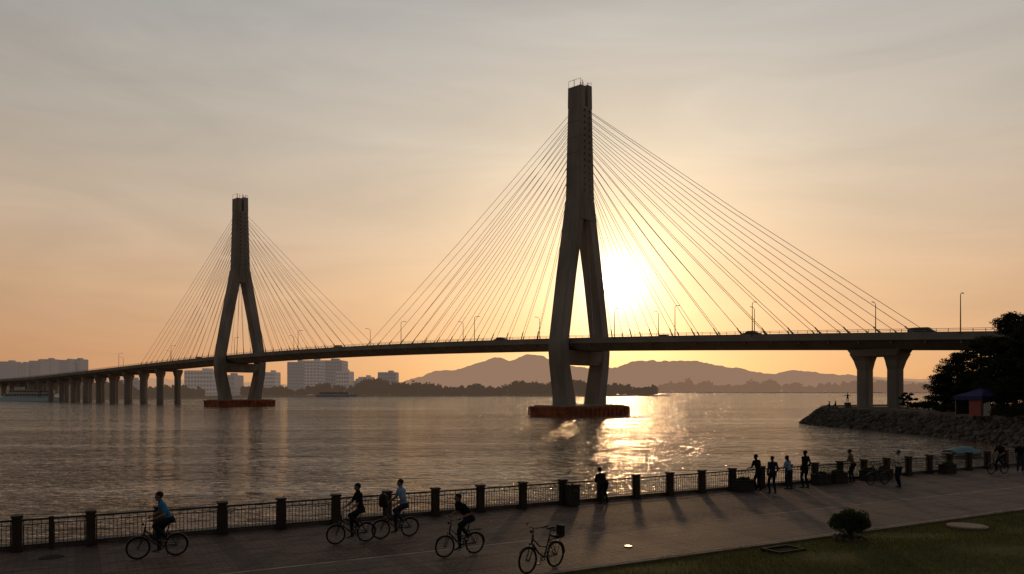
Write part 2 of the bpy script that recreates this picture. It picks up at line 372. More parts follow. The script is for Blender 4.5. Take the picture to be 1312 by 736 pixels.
def rect(s,w,z,l,t,ch=.35):
    a,b_=l/2,t/2; c=min(ch,a*.4,b_*.4)
    pts=[(-a+c,-b_),(a-c,-b_),(a,-b_+c),(a,b_-c),(a-c,b_),(-a+c,b_),(-a,b_-c),(-a,-b_+c)]
    return [BR(s+x,w+y,z) for x,y in pts]
TOP=86.0
def tower(s0):
    dz=DZ(s0)
    mb=MB()
    for sg in(-1,1):
        prof=[(.7,6.7,5.0,4.4),(3,7.0,4.8,4.0),(11.5,8.75,4.5,3.7),(dz-2.8,9.1,4.5,3.6),(dz-.5,9.05,4.4,3.5),(35,5.9,4.4,3.6),(50.5,2.75,4.6,3.6),(55,1.9,4.8,3.5)]
        mb.loft([rect(s0,sg*w,z,l,t) for z,w,l,t in prof])
    mb.loft([rect(s0,0,z,l,t) for z,l,t in((dz-6.4,3.2,13.2),(dz-5.2,4.1,15.4),(dz-2.65,4.3,15.8))])
    mb.loft([rect(s0,0,z,l,t) for z,l,t in((50,5.0,6.6),(54,5.0,6.7),(70,4.8,5.7),(TOP-6,4.6,5.1))])
    for sg in(-1,1):
        mb.loft([rect(s0,sg*1.5,z,l,t,.2) for z,l,t in((TOP-6.002,4.6,2.1),(TOP-(0 if sg>0 else .7),4.5,2.0))])
    for z in np.arange(55,TOP-7,4.2):
        f=(z-54)/26; t=6.75-1.55*f
        mb.loft([rect(s0,0,zq,5.06-.4*f,t+.05,.33) for zq in(z,z+.12)])
    mb.obj('tower_pylon',['concrete'],br)
    an=MB()
    for i in range(14):
        z=57.5+i*1.65
        for sg in(-1,1):
            for q in(-1,1): an.box(BR(s0+sg*2.38,q*1.1,z),(.5,.45,.5),0,RB)
    for x,y in((-1.5,-1),(1.5,-.6),(0,1.4),(1.2,1.7),(-1.4,1.6)):
        an.tube([BR(s0+x,y,TOP-.8),BR(s0+x,y,TOP+1.6+x*.3)],.09,5)
    for q in(-1,1):
        for x in(-2,2): an.tube([BR(s0+x,q*2.3,TOP-.8),BR(s0+x,q*2.3,TOP+1.1)],.05,4)
        an.tube([BR(s0-2,q*2.3,TOP+1.1),BR(s0+2,q*2.3,TOP+1.1)],.05,4)
    an.obj('tower_anchorages',['lamp'],br)
    f=MB()
    c=1.6; a,b_=8.0,12.8
    oc=[(-a+c,-b_),(a-c,-b_),(a,-b_+c),(a,b_-c),(a-c,b_),(-a+c,b_),(-a,b_-c),(-a,-b_+c)]
    f.loft([[BR(s0+x,y,z) for x,y in oc] for z in(-4,.25)])
    f.loft([[BR(s0+x*1.025,y*1.015,z) for x,y in oc] for z in(-.2,.45)])
    for y in np.arange(-11.5,12,1.9):
        for q in(-1,1): f.box(BR(s0+q*8.1,y,-.9),(.3,.3,2.2),0,RB)
    f.obj('pile_cap_fender',['fender'],br)
    g=MB(); g.loft([[BR(s0+x*.9,y*.93,z) for x,y in oc] for z in(.2,.75)]); g.obj('pile_cap_plinth',['concrete'],br)
tower(0); tower(180)
cb=MB()
for s0 in(0,180):
    for i in range(14):
        zt=57.5+i*1.65; off=9.5+i*5.75
        for sg in(-1,1):
            for q in(-1,1):
                e=BR(s0+sg*off,q*6.75,DZ(s0+sg*off)+.4); t=BR(s0+sg*2.5,q*1.1,zt)
                mid=(e+t)/2-V((0,0,off*.008))
                cb.tube([t,mid,e],.058,5)
                cb.tube([e-V((0,0,.4)),e+(t-e).normalized()*2.2],.14,6)
cb.obj('stay_cables',['cable'],br)
def pier(s,zb):
    mb=MB(); dz=DZ(s)
    for sg in(-1,1):
        mb.loft([rect(s,sg*w,z,l,t,.5) for z,w,l,t in((zb,4.3,2.6,2.6),(dz-6.2,4.3,2.6,2.6),(dz-4.4,4.35,2.9,3.6),(dz-3.3,4.4,3.1,4.4))])
    mb.loft([rect(s,0,z,l,t,.3) for z,l,t in((dz-3.6,2.4,12.6),(dz-2.55,2.5,13.0))])
    mb.obj('pier',['concrete'],br)
def twin_pier(s,zb):
    mb=MB(); dz=DZ(s)
    for sg in(-1,1):
        mb.loft([rect(s+sg*o,0,z,l,t,.5) for z,o,l,t in((zb,2.9,2.3,3.6),(dz-6.6,2.9,2.3,3.6),(dz-4.8,3.0,2.9,5.2),(dz-3.4,3.15,3.5,7.6))])
    mb.loft([rect(s,0,z,l,t,.3) for z,l,t in((dz-3.9,8.6,7.4),(dz-2.55,10.2,8.6))])
    mb.loft([rect(s,0,z,l,t,.3) for z,l,t in((zb-.3,9.5,6),(zb+.35,9.5,6))])
    mb.obj('pier',['concrete'],br)
twin_pier(-76,1.0); twin_pier(-118,1.0)
for k in range(14): pier(248+k*19,-4)
lm=MB(); lm.tube([(0,0,0),(0,0,7.2)],[.12,.07],6); lm.tube([(0,0,7.1),(.5,0,7.5),(1.5,0,7.6)],.06,5); lm.box((1.7,0,7.58),(.8,.28,.12)); lm.box((0,0,.2),(.4,.4,.4))
lme=lm.mesh('street_lamp',['lamp'])
for i,s in enumerate([-118,-92,-73,-52,-46,-33,-20,-16,20,33,52,66,100,125,150,172,205,230,262,290,320,350,390,430]):
    q=-1 if i%2 else 1
    p=BR(s,q*6.95,DZ(s)+.1); place(lme,'street_lamp',p,math.atan2(BN.y,BN.x)+(math.pi if q>0 else 0))
def car_mesh(body,van=False):
    mb=MB()
    prof=[(-2.2,.35),(-2.2,.85),(-1.9,1.0),(-1.5,1.05),(-.9,1.48),(.5,1.5),(1.15,1.05),(2.0,.9),(2.25,.7),(2.25,.35)] if not van else [(-2.6,.4),(-2.6,1.1),(-2.6,1.9),(-2.4,2.0),(-1,2.05),(1.2,2.0),(2.0,1.3),(2.5,1.15),(2.65,.9),(2.65,.4)]
    rings=[[(x,y,z) for x,z in prof] for y in(-.82,.82)]
    mb.loft(rings,0)
    for q in(-1,1):
        if not van: mb.loft([[(x,q*y,z) for x,z in((-1.3,1.07),(-.85,1.4),(.45,1.42),(.98,1.07))] for y in (.815,.83)],1)
        else: mb.loft([[(x,q*y,z) for x,z in((-2.2,1.3),(-2.2,1.85),(1.1,1.85),(1.7,1.3))] for y in (.815,.83)],1)
        for x in(-1.4,1.4):
            mb.tube([(x,q*.66,.33),(x,q*.86,.33)],.33,14,2)
    return mb.mesh('car',[body,'glass','tyre'],False)
cA=car_mesh('carA'); cB=car_mesh('carB'); cV2=car_mesh('carB',True)
yb=math.atan2(BD.y,BD.x)
for s,me_,q,nm in((-50,cB,-1,'car'),(-24,cB,1,'car'),(26,cB,-1,'car'),(105,cA,-1,'car'),(210,cB,-1,'car'),(-83,cV2,1,'van')):
    place(me_,nm,BR(s,q*3.4,DZ(s)+.01),yb+(0 if q<0 else math.pi))

# ---------------------------------------------------------------- far bank, hills, skyline
fl=MB()
poly=[(-900,560),(-260,575),(-225,640),(-210,830),(-100,870),(175,905),(188,930),(150,1000),(140,2000),(420,2050),(900,2000),(1500,1700),(5000,1700),(5000,6000),(-5000,6000),(-5000,500)]
fl.add([(x,y,-1.3) for x,y in poly]+[(x,y,-3) for x,y in poly],[tuple(range(len(poly)))]+[(i,(i+1)%16,(i+1)%16+16,i+16) for i in range(16)])
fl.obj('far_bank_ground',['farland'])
def hill(name,prof,Y,m,depth,sd_):
    px=np.array([p[0] for p in prof]); py=np.array([p[1] for p in prof]); nx=260; ny=24
    X=np.linspace(px[0],px[-1],nx); H=np.interp(X,px,py); r_=np.random.default_rng(sd_)
    ker=np.hanning(13); ker/=ker.sum(); H=np.convolve(np.pad(H,6,'edge'),ker,'valid')
    Hm=(500-H)/1000*Y+EYE+1.5+np.convolve(r_.normal(0,Y*.0016,nx+4),np.ones(5)/5,'valid')+r_.normal(0,Y*.00025,nx)
    vs=[];fs=[]
    for j in range(ny):
        f=j/(ny-1)*2-1; e=math.cos(f*math.pi/2)**.9
        for i in range(nx):
            wob=1+.18*math.sin(i*.22+j*.9)*math.sin(j*.6+i*.07)*(abs(f)>.08)
            vs.append(((X[i]-656)/1000*Y,Y+f*depth+math.sin(i*.15)*depth*.05,max(-2,Hm[i]*e*(wob if abs(f)>.08 else 1)-1.5)))
    fs=[(j*nx+i,j*nx+i+1,(j+1)*nx+i+1,(j+1)*nx+i) for j in range(ny-1) for i in range(nx-1)]
    mb=MB(); mb.add(vs,fs); mb.obj(name,[m],smooth=True)
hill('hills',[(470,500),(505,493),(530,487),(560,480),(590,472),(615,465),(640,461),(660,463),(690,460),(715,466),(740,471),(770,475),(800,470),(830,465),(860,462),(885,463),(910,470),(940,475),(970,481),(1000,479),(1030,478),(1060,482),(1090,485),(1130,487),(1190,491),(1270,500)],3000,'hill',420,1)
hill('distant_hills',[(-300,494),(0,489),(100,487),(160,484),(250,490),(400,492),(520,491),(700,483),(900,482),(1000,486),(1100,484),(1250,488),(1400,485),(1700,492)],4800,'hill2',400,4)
def treeline(name,line,ntree,hr,m,spread,cs,per=60):
    C=[];mb=MB(); pts=[V((x,y,0)) for x,y in line]; seg=[(pts[i+1]-pts[i]).length for i in range(len(pts)-1)]; tot=sum(seg)
    for k in range(ntree):
        d=random.random()*tot; i=0
        while d>seg[i]: d-=seg[i]; i+=1
        p=pts[i].lerp(pts[i+1],d/seg[i])+V((random.gauss(0,1),random.random()*spread,0))
        h=random.uniform(*hr)*(1+.25*math.sin(p.x*.03)+.15*math.sin(p.x*.11)); rx=h*random.uniform(.3,.5)
        c=np.array([p.x,p.y,-1.5+h*.55]); g=rng.normal(size=(per,3)); g/=np.linalg.norm(g,axis=1)[:,None]; g*=rng.uniform(.6,1.05,per)[:,None]
        C.append(c+g*np.array([rx,rx,h*.5])); mb.ell(tuple(c),(rx*.75,rx*.75,h*.45),0,n=7)
    e=mb.obj(name,[m]); quads('foliage',np.concatenate(C),cs,m,parent=e)
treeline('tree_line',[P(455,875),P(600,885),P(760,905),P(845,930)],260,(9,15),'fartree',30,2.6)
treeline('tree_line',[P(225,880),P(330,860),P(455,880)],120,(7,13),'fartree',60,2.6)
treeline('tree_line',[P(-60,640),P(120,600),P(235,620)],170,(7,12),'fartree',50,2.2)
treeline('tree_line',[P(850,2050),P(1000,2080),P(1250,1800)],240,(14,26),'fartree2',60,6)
def building(name,px0,px1,ytop,d,depth,fl_,bays,m='bldA'):
    x0,x1=(px0-656)/1000*d,(px1-656)/1000*d; wd=x1-x0; zt=EYE+(500-ytop)/1000*d; h=zt+1.3
    e=empty(name,((x0+x1)/2,d,-1.3)); a=MB(); a.box((0,depth/2,h/2),(wd,depth,h)); a.box((0,depth/2,h+.5),(wd*.98,depth*.98,1.0)); a.box((wd*.15,depth/2,h+2),(wd*.25,depth*.4,3))
    for i in range(1,fl_+1): a.box((0,-.15,h*i/fl_-.3),(wd+.4,.7,.5))
    a.obj('walls',[m],e); wnd=MB(); fh=h/fl_
    for i in range(fl_):
        for j in range(bays):
            bw=wd/bays
            wnd.box((-wd/2+bw*(j+.5),-.02,fh*(i+.5)),(bw*random.choice([.62,.62,.7]),.3,fh*.48))
        for j in range(4): wnd.box((wd/2+.02,depth*(j+.5)/4,fh*(i+.5)),(.3,depth/4*.6,fh*.48))
    wnd.obj('windows',['win'],e)
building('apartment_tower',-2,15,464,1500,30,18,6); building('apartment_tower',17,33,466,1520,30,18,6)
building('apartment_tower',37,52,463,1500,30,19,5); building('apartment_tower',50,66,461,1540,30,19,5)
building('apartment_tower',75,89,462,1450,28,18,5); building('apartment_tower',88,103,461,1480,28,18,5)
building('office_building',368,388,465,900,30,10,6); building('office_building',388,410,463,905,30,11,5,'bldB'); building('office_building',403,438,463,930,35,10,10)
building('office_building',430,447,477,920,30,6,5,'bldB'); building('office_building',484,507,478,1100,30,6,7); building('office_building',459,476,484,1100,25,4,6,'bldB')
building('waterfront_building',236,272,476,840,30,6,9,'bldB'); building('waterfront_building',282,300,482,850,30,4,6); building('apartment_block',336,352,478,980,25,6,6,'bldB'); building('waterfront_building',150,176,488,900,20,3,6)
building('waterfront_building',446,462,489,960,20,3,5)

def boat(name,loc,length,hmat,rz=0,decks=2):
    e=empty(name,loc,rz); W=length*.2; a=MB(); rings=[]
    for f in np.linspace(-1,1,15):
        wd=W/2*(1-max(0,f)**2.5*.95)*(1-max(0,-f-.8)*1.0); zt=length*.05+max(0,f)**3*length*.03
        rings.append([(f*length/2,-wd,zt),(f*length/2,-wd*.8,-.8),(f*length/2,wd*.8,-.8),(f*length/2,wd,zt)])
    a.loft(rings); a.obj('hull',[hmat],e); s=MB(); wn=MB()
    for i in range(decks):
        L_=length*(.72-.14*i); z=length*.055+i*2.3+1.1; s.box((-length*.06,0,z),(L_,W*(.8-.1*i),2.1)); s.box((-length*.06,0,z+1.12),(L_+1.2,W*(.9-.1*i),.15))
        for q in(-1,1):
            for k in range(int(L_/1.8)): wn.box((-length*.06-L_/2+1+k*1.8,q*W*(.4-.05*i),z+.2),(1.1,.1,.9))
    s.box((length*.12,0,length*.055+decks*2.3+.9),(length*.1,W*.45,1.8)); s.tube([(0,0,length*.055+decks*2.3),(0,0,length*.055+decks*2.3+4)],.12,6)
    s.obj('superstructure',['wpaint'],e); wn.obj('windows',['glass'],e)
boat('ferry',(*P(36,490),WZ),44,'hull',math.pi); boat('river_boat',(*P(432,800),WZ),42,'wpaint',0,1)

# ---------------------------------------------------------------- right-hand headland
coast=[(61,58),(61.5,75),(63,88),(65,102),(66.5,115),(65.5,135),(63,150),(63.5,160),(68,171),(82,182),(130,190),(400,230)]
lp=coast+[(400,60)]
mb=MB(); mb.add([(x,y,1.1) for x,y in lp],[tuple(range(len(lp)))[::-1]]); 
mb.obj('headland_ground',['land'])
mb=MB(); cw=MB(); cp=[V((x,y,0)) for x,y in coast]
sl_=[];wl=[]
for i,p in enumerate(cp):
    t=(cp[min(i+1,len(cp)-1)]-cp[max(i-1,0)]).normalized(); n_=V((-t.y,t.x,0)); sl_.append([p+V((0,0,1.0)),p+n_*5+V((0,0,-3))])
    wl.append([p+n_*.25+V((0,0,.6)),p+n_*.25+V((0,0,1.32)),p-n_*.25+V((0,0,1.32)),p-n_*.25+V((0,0,.6))])
mb.loft(sl_,close=False,cap=False); cw.loft(wl); cw.obj('embankment_coping_wall',['quay'])
bm=bmesh.new(); bmesh.ops.create_icosphere(bm,subdivisions=1,radius=1); iv=[v.co.copy() for v in bm.verts]; ifc=[tuple(v.index for v in f.verts) for f in bm.faces]; bm.free()
def rock(mb,c,r,mi=0):
    R=Matrix.Rotation(random.random()*6,3,V((random.random()-.5,random.random()-.5,random.random()-.5)).normalized()); sx,sy,sz=[random.uniform(.65,1.25) for _ in range(3)]
    mb.add([V(c)+R@V((v.x*sx*r*random.uniform(.8,1.15),v.y*sy*r*random.uniform(.8,1.15),v.z*sz*r*random.uniform(.75,1.1))) for v in iv],ifc,mi)
for i in range(len(cp)-2):
    seg_=(cp[i+1]-cp[i]); n_=V((-seg_.y,seg_.x,0)).normalized(); cnt=int(seg_.length*16)
    for k in range(cnt):
        f=random.random(); g=random.random()
        rock(mb,cp[i]+seg_*f+n_*(g*4.6+.3)+V((0,0,.75-g*3.6+random.uniform(-.1,.1))),random.uniform(.22,.48))
mb.obj('rock_revetment',['rock'])

def pine(loc,h,cr,seed,lean=0,npad=26,name='pine_tree'):
    random.seed(seed); e=empty(name,loc); t=MB(); C=[]
    tp=[V((lean*f*f*h,math.sin(f*3+seed)*.25,h*f)) for f in np.linspace(0,.97,9)]
    t.tube(tp,[h*.028*(1-.85*i/8)+.03 for i in range(9)],8)
    for k in range(npad):
        f=.18+.82*(k/(npad-1)); a=k*2.4+random.random(); base=tp[int(f*8)] .lerp(tp[min(8,int(f*8)+1)],f*8-int(f*8))
        R=cr*(1-.72*((f-.18)/.82)**1.3)*random.uniform(.6,1.2)
        end=base+V((math.cos(a)*R,math.sin(a)*R,R*random.uniform(-.1,.3)))
        t.tube([base,(base+end)/2+V((0,0,-.1)),end],[.09,.06,.03],5)
        for q in range(3):
            c=base.lerp(end,1-.3*q)+V((random.gauss(0,.35),random.gauss(0,.35),.1)); r=cr*random.uniform(.16,.32)*(1-.12*q)
            n=int(180*r*r)+60; g=rng.normal(size=(n,3)); g/=np.linalg.norm(g,axis=1)[:,None]; g*=(rng.uniform(0.1,1.15,n)**.6)[:,None]
            C.append(np.array(c)+g*np.array([r,r,r*.5]))
    t.obj('trunk_and_limbs',['bark'],e); quads('needles',np.concatenate(C),.25,'pine',parent=e,aspect=.5)
G=1.05
pine((*P(1300,112),G),14.6,5.0,3,-.003,38); pine((*P(1320,104),G),12.5,4.8,5,0,32); pine((*P(1256,128),G),11.8,4.6,8,.004,34)
pine((*P(1228,134),G),9.8,4.4,12,-.006,30); pine((*P(1208,128),G),6.4,3.4,15,0,24); pine((*P(1280,120),G),11.0,4.6,21,0,32)
pine((*P(1332,120),G),14.5,5.2,25,0,34); pine((*P(1163,150),G),3.0,1.7,31,0,12); pine((*P(1240,124),G),5.8,3.6,41,0,20); pine((*P(1300,118),G),6.0,4.2,47,0,22); pine((*P(1262,132),G),6.5,4,49,0,22)
random.seed(99)
def shrub(name,loc,r,hz,n,leaf,m='bush',lobes=14,trunk=.2):
    e=empty(name,loc); t=MB(); C=[]
    t.tube([(0,0,-.02),(.01,0,trunk+hz*.3)],[.07,.05],8)
    for k in range(6):
        a=k*1.05; t.tube([(0,0,trunk*.6),(math.cos(a)*r*.5,math.sin(a)*r*.5,trunk+hz*.7)],[.03,.012],5)
    for k in range(lobes):
        a=k*2.4; q=math.sqrt((k+.5)/lobes)*r*.78; c=np.array([math.cos(a)*q,math.sin(a)*q,trunk+hz*(.22+.58*(1-(q/r)**2)**.7*random.uniform(.35,1.05))]); rr=r*random.uniform(.28,.40)
        g=rng.normal(size=(n//lobes,3)); g/=np.linalg.norm(g,axis=1)[:,None]; g*=rng.uniform(.5,1.1,n//lobes)[:,None]; C.append(c+g*rr*np.array([1,1,.8]))
    t.obj('stem',['bark'],e); quads('leaves',np.concatenate(C),leaf,m,parent=e,aspect=.6)
    return e
shrub('topiary_bush',(10.4,24.0,.1),.60,.92,24000,.045,trunk=.10,lobes=34)
rk=MB()
for k in range(12):
    a=k*.52; rock(rk,(10.4+math.cos(a)*.42,24.0+math.sin(a)*.42,.12),.12)
rk.obj('planting_stones',['rock'])
for px,d,r,h in((1190,140,1.6,1.6),(1175,146,1.3,1.3),(1215,120,1.5,1.5),(1290,102,2,1.8),(1304,98,1.8,1.6),(1205,130,1.4,1.3),(1228,121,1.3,1.6)):
    shrub('shrub',(*P(px,d),G),r,h,2500,.22,'pine',trunk=.1)
def tent(loc,rz):
    e=empty('canopy_tent',loc,rz,1.25); a=MB()
    for x in(-1.9,1.9):
        for y in(-1.9,1.9): a.tube([(x,y,0),(x,y,2.2)],.05,6)
    a.obj('frame',['lamp'],e); r=MB(); q=2.1
    rings=[[(x*k*q,y*k*q,z) for x,y in((-1,-1),(0,-1),(1,-1),(1,0),(1,1),(0,1),(-1,1),(-1,0))] for k,z in((1,1.75),(1.0,2.2),(.6,2.55),(.22,2.95),(.03,3.2))]
    r.loft(rings,cap=False); r.obj('canopy',['tentb'],e)
    s=MB(); s.box((-1.9,-.9,.9),(.05,1.7,1.7),0); s.box((-1.35,-1.95,.75),(.8,.05,1.4),1); s.box((-.5,-1.95,.6),(.6,.05,1.1),0); s.obj('banners',['red','wpaint'],e)
    t=MB(); t.box((0.6,0,.75),(2.0,.8,.05)); 
    for x in(-.3,1.5): t.box((x,0,.37),(.06,.7,.72))
    t.box((0,1.9,.95),(3.7,.05,1.6)); t.obj('table_and_backwall',['box'],e)
tent((*P(1260,109),G+.05),.2)
e=empty('covered_boat',(*P(1236,80),WZ),.25); a=MB(); rings=[];tr=[]
for f in np.linspace(-1,1,11):
    wd=.95*(1-max(0,f)**2.2*.9); rings.append([(f*2.0,-wd,.45+max(0,f)*.2),(f*2.0,-wd*.7,-.2),(f*2.0,wd*.7,-.2),(f*2.0,wd,.45+max(0,f)*.2)])
    hh_=.2+.45*max(0,1-(f+.1)**2); tr.append([(f*1.95,-wd*1.03,.5),(f*1.95,-wd*.7,.5+hh_*.7),(f*1.95,0,.5+hh_),(f*1.95,wd*.7,.5+hh_*.7),(f*1.95,wd*1.03,.5)])
a.loft(rings); a.obj('hull',['lamp'],e); b_=MB(); b_.loft(tr,close=False,cap=False); b_.obj('tarp_cover',['tarp'],e,smooth=True)

# ---------------------------------------------------------------- people
def ik(a,c,l1,l2,hint):
    a,c=V(a),V(c); d=c-a; L_=min(d.length,(l1+l2)*.998); dn=d.normalized(); c2=a+dn*L_
    x=(l1*l1-l2*l2+L_*L_)/(2*L_); h=math.sqrt(max(0,l1*l1-x*x)); hv=V(hint)-dn*V(hint).dot(dn)
    if hv.length<1e-5: hv=V((1,0,0))
    return a+dn*x+hv.normalized()*h, c2
def person(name,loc,rz,pelvis,neck,feet,hands,cols,sc=1.0,look=(0,1,0),kneehint=None,elbow=((-.6,-.5,-.6),(.6,-.5,-.6)),toe=((0,1,0),(0,1,0)),curl=.9,female=False,sleeve='short',headoff=(0,.03)):
    pelvis,neck=V(pelvis),V(neck); X=V((1,0,0)); up=(neck-pelvis).normalized()
    fw=V((0,1,0))-up*up.y; fw.normalize()
    mb=MB(); reg=[]
    def seg(r,a,b,ra): reg.append((r,np.array(a),np.array(b),ra))
    T=[(-.12,.12,.10),(-.04,.165,.118),(.04,.158,.112),(.14,.138,.098),(.26,.152,.108),(.38,.178,.112),(.46,.172,.095),(.51,.09,.07),(.54,.055,.055)]
    Ls=(neck-pelvis).length/.54
    mb.tube([pelvis+up*(f*Ls)+fw*(.015*math.sin(f*6)) for f,_,_ in T],[(a*(.92 if female else 1),b_) for _,a,b_ in T],16,0,side=X)
    seg('top',pelvis+up*.08,neck-up*.06,.14); seg('bot',pelvis-up*.1,pelvis+up*.02,.14)
    hd=neck+V((0,headoff[1],0))+V((0,0,.135)); lk=V(look).normalized()
    mb.tube([neck-up*.05,neck.lerp(hd,.3),neck.lerp(hd,.6)],[.065,.055,.055],10); seg('skin',neck+up*.02,neck.lerp(hd,.5),.055)
    ly=lk; lx=ly.cross(V((0,0,1))).normalized(); lzv=lx.cross(ly); RH=Matrix((lx,ly,lzv)).transposed()
    mb.ell(hd+V((0,0,.02)),(.078,.098,.105),0,RH,14)
    mb.ell(hd+RH@V((0,.025,-.05)),(.058,.066,.07),0,RH,12)
    mb.tube([hd+RH@V((0,.088,.01)),hd+RH@V((0,.118,-.025)),hd+RH@V((0,.09,-.032))],[.01,.016,.008],6)
    for q in(-1,1): mb.ell(hd+RH@V((q*.078,-.005,-.005)),(.012,.022,.032),0,RH,8)
    mb.ell(hd+RH@V((0,-.018,.045)),(.088,.105,.092),0,RH,12)
    if female: mb.ell(hd+RH@V((0,-.06,-.05)),(.075,.055,.13),0,RH,12)
    seg('head',hd,hd+V((0,0,.01)),.09)
    UA,FA,TL,SL=.29,.25,.43,.43
    for i,q in((0,-1),(1,1)):
        sh=neck-up*.075+X*(q*(.168 if female else .185))
        el,wr=ik(sh,hands[i],UA,FA,elbow[i])
        mb.tube([neck-up*.06+X*q*.08,sh,sh.lerp(el,.35),el],[.06,.066,.054,.044],10); mb.ell(sh,(.068,.064,.066))
        mb.tube([el,el.lerp(wr,.3),wr],[.044,.043,.028],10)
        seg('top',sh,sh.lerp(el,.8 if sleeve=='short' else 1),.06)
        seg('skin' if sleeve=='short' else 'top',el,wr.lerp(el,.06),.042)
        if sleeve=='short': mb.tube([sh,sh.lerp(el,.78)],[.072,.060],10)
        d=(wr-el).normalized(); sd_=d.cross(V((0,0,1)))
        sd_=sd_.normalized() if sd_.length>.1 else V((0,1,0)); pn=sd_.cross(d).normalized()
        if pn.z>0: pn=-pn
        if abs(d.z)>.85: pn=V((-q,0,0)); sd_=V((0,1,0))
        mb.tube([wr,wr+d*.04,wr+d*.085],[(.026,.018),(.038,.016),(.040,.014)],10,side=sd_)
        for k,(o_,l_) in enumerate(((-.03,.068),(-.01,.078),(.01,.074),(.03,.058))):
            b0=wr+d*.078+sd_*o_; b1=b0+(d*math.cos(curl*.5)+pn*math.sin(curl*.5))*l_*.5; b2=b1+(d*math.cos(curl*1.5)+pn*math.sin(curl*1.5))*l_*.5
            mb.tube([b0,b1,b2],[.0105,.0095,.008],6)
        b0=wr+d*.03+sd_*(.028); b1=b0+(sd_*.7+d*.6+pn*.3).normalized()*.035; mb.tube([b0,b1,b1+(d*.9+pn*.5).normalized()*.03],[.013,.011,.009],6)
        seg('skin',wr,wr+d*.15,.035)
        hip=pelvis+X*(q*.092)+V((0,0,-.02)); kh=(kneehint[i] if kneehint else (q*.12,1,0)); kn,ak=ik(hip,feet[i],TL,SL,kh)
        mb.tube([hip+V((0,0,.03)),hip.lerp(kn,.25),hip.lerp(kn,.6),kn],[.098,.094,.076,.062],12)
        mb.ell(kn,(.062,.062,.062)); mb.tube([kn,kn.lerp(ak,.3),kn.lerp(ak,.7),ak],[.062,.064,.052,.045],12)
        seg('bot',hip,kn,.085); seg('bot',kn,ak.lerp(kn,.06),.055)
        t=V(toe[i]).normalized(); sx=t.cross(V((0,0,1))).normalized()
        mb.tube([ak+V((0,0,.02)),ak-V((0,0,.03))],[.044,.044],10)
        mb.tube([ak-t*.06-V((0,0,.045)),ak-V((0,0,.04))-t*.02,ak+t*.08-V((0,0,.05)),ak+t*.16-V((0,0,.058)),ak+t*.195-V((0,0,.06))],[(.03,.028),(.04,.04),(.046,.034),(.044,.026),(.03,.018)],12,side=sx)
        seg('shoe',ak-t*.05-V((0,0,.045)),ak+t*.19-V((0,0,.05)),.035)
    me=mb.mesh('tmp',[]) ; o=bpy.data.objects.new('tmp',me); COL.objects.link(o)
    rmd=o.modifiers.new('r','REMESH'); rmd.mode='VOXEL'; rmd.voxel_size=.0095; sm=o.modifiers.new('s','SMOOTH'); sm.iterations=4; sm.factor=.5
    dg=bpy.context.evaluated_depsgraph_get(); m2=bpy.data.meshes.new_from_object(o.evaluated_get(dg)); bpy.data.objects.remove(o)
    n=len(m2.polygons); ce=np.empty(n*3); m2.polygons.foreach_get('center',ce); ce=ce.reshape(-1,3)
    best=np.full(n,9.); ri=np.zeros(n,int); names={'top':0,'bot':1,'skin':2,'head':2,'shoe':4}
    hm=np.zeros(n,bool)
    for r_,a,b_,ra in reg:
        ab=b_-a; t=np.clip(((ce-a)@ab)/max(1e-9,ab@ab),0,1); ds=np.linalg.norm(ce-a-t[:,None]*ab,axis=1)-ra
        k=ds<best; best[k]=ds[k]; ri[k]=names[r_]; hm[k]=(r_=='head')
    loc_=(ce-np.array(hd))@np.array(RH); hair=hm&((loc_[:,2]>.062)|((loc_[:,1]<.005)&(loc_[:,2]>-.05)&(np.abs(loc_[:,0])<.085))|((loc_[:,1]<.04)&(loc_[:,2]>.03)))
    if female: hair|=(loc_[:,1]<-.03)&(loc_[:,2]>-.2)&(np.abs(loc_[:,0])<.09)
    ri[hair]=3
    m2.materials.clear()
    for c in(cols[0],cols[1],'skin','hair','shoe'): m2.materials.append(M[c])
    m2.polygons.foreach_set('material_index',ri); m2.polygons.foreach_set('use_smooth',[True]*n); m2.update(); m2.name=name
    ob=bpy.data.objects.new(name,m2); COL.objects.link(ob); ob.location=loc; ob.rotation_euler=(0,0,rz); ob.scale=(sc,)*3
    f=MB()
    for q in(-1,1): f.ell(hd+RH@V((q*.031,.086,.012)),(.012,.006,.006),0,RH,8); f.box(hd+RH@V((q*.031,.094,.033)),(.03,.006,.006),0,RH)
    f.ell(hd+RH@V((0,.086,-.062)),(.022,.006,.006),1,RH,8)
    f.obj('face_features',['hair','red'],ob)
    return ob

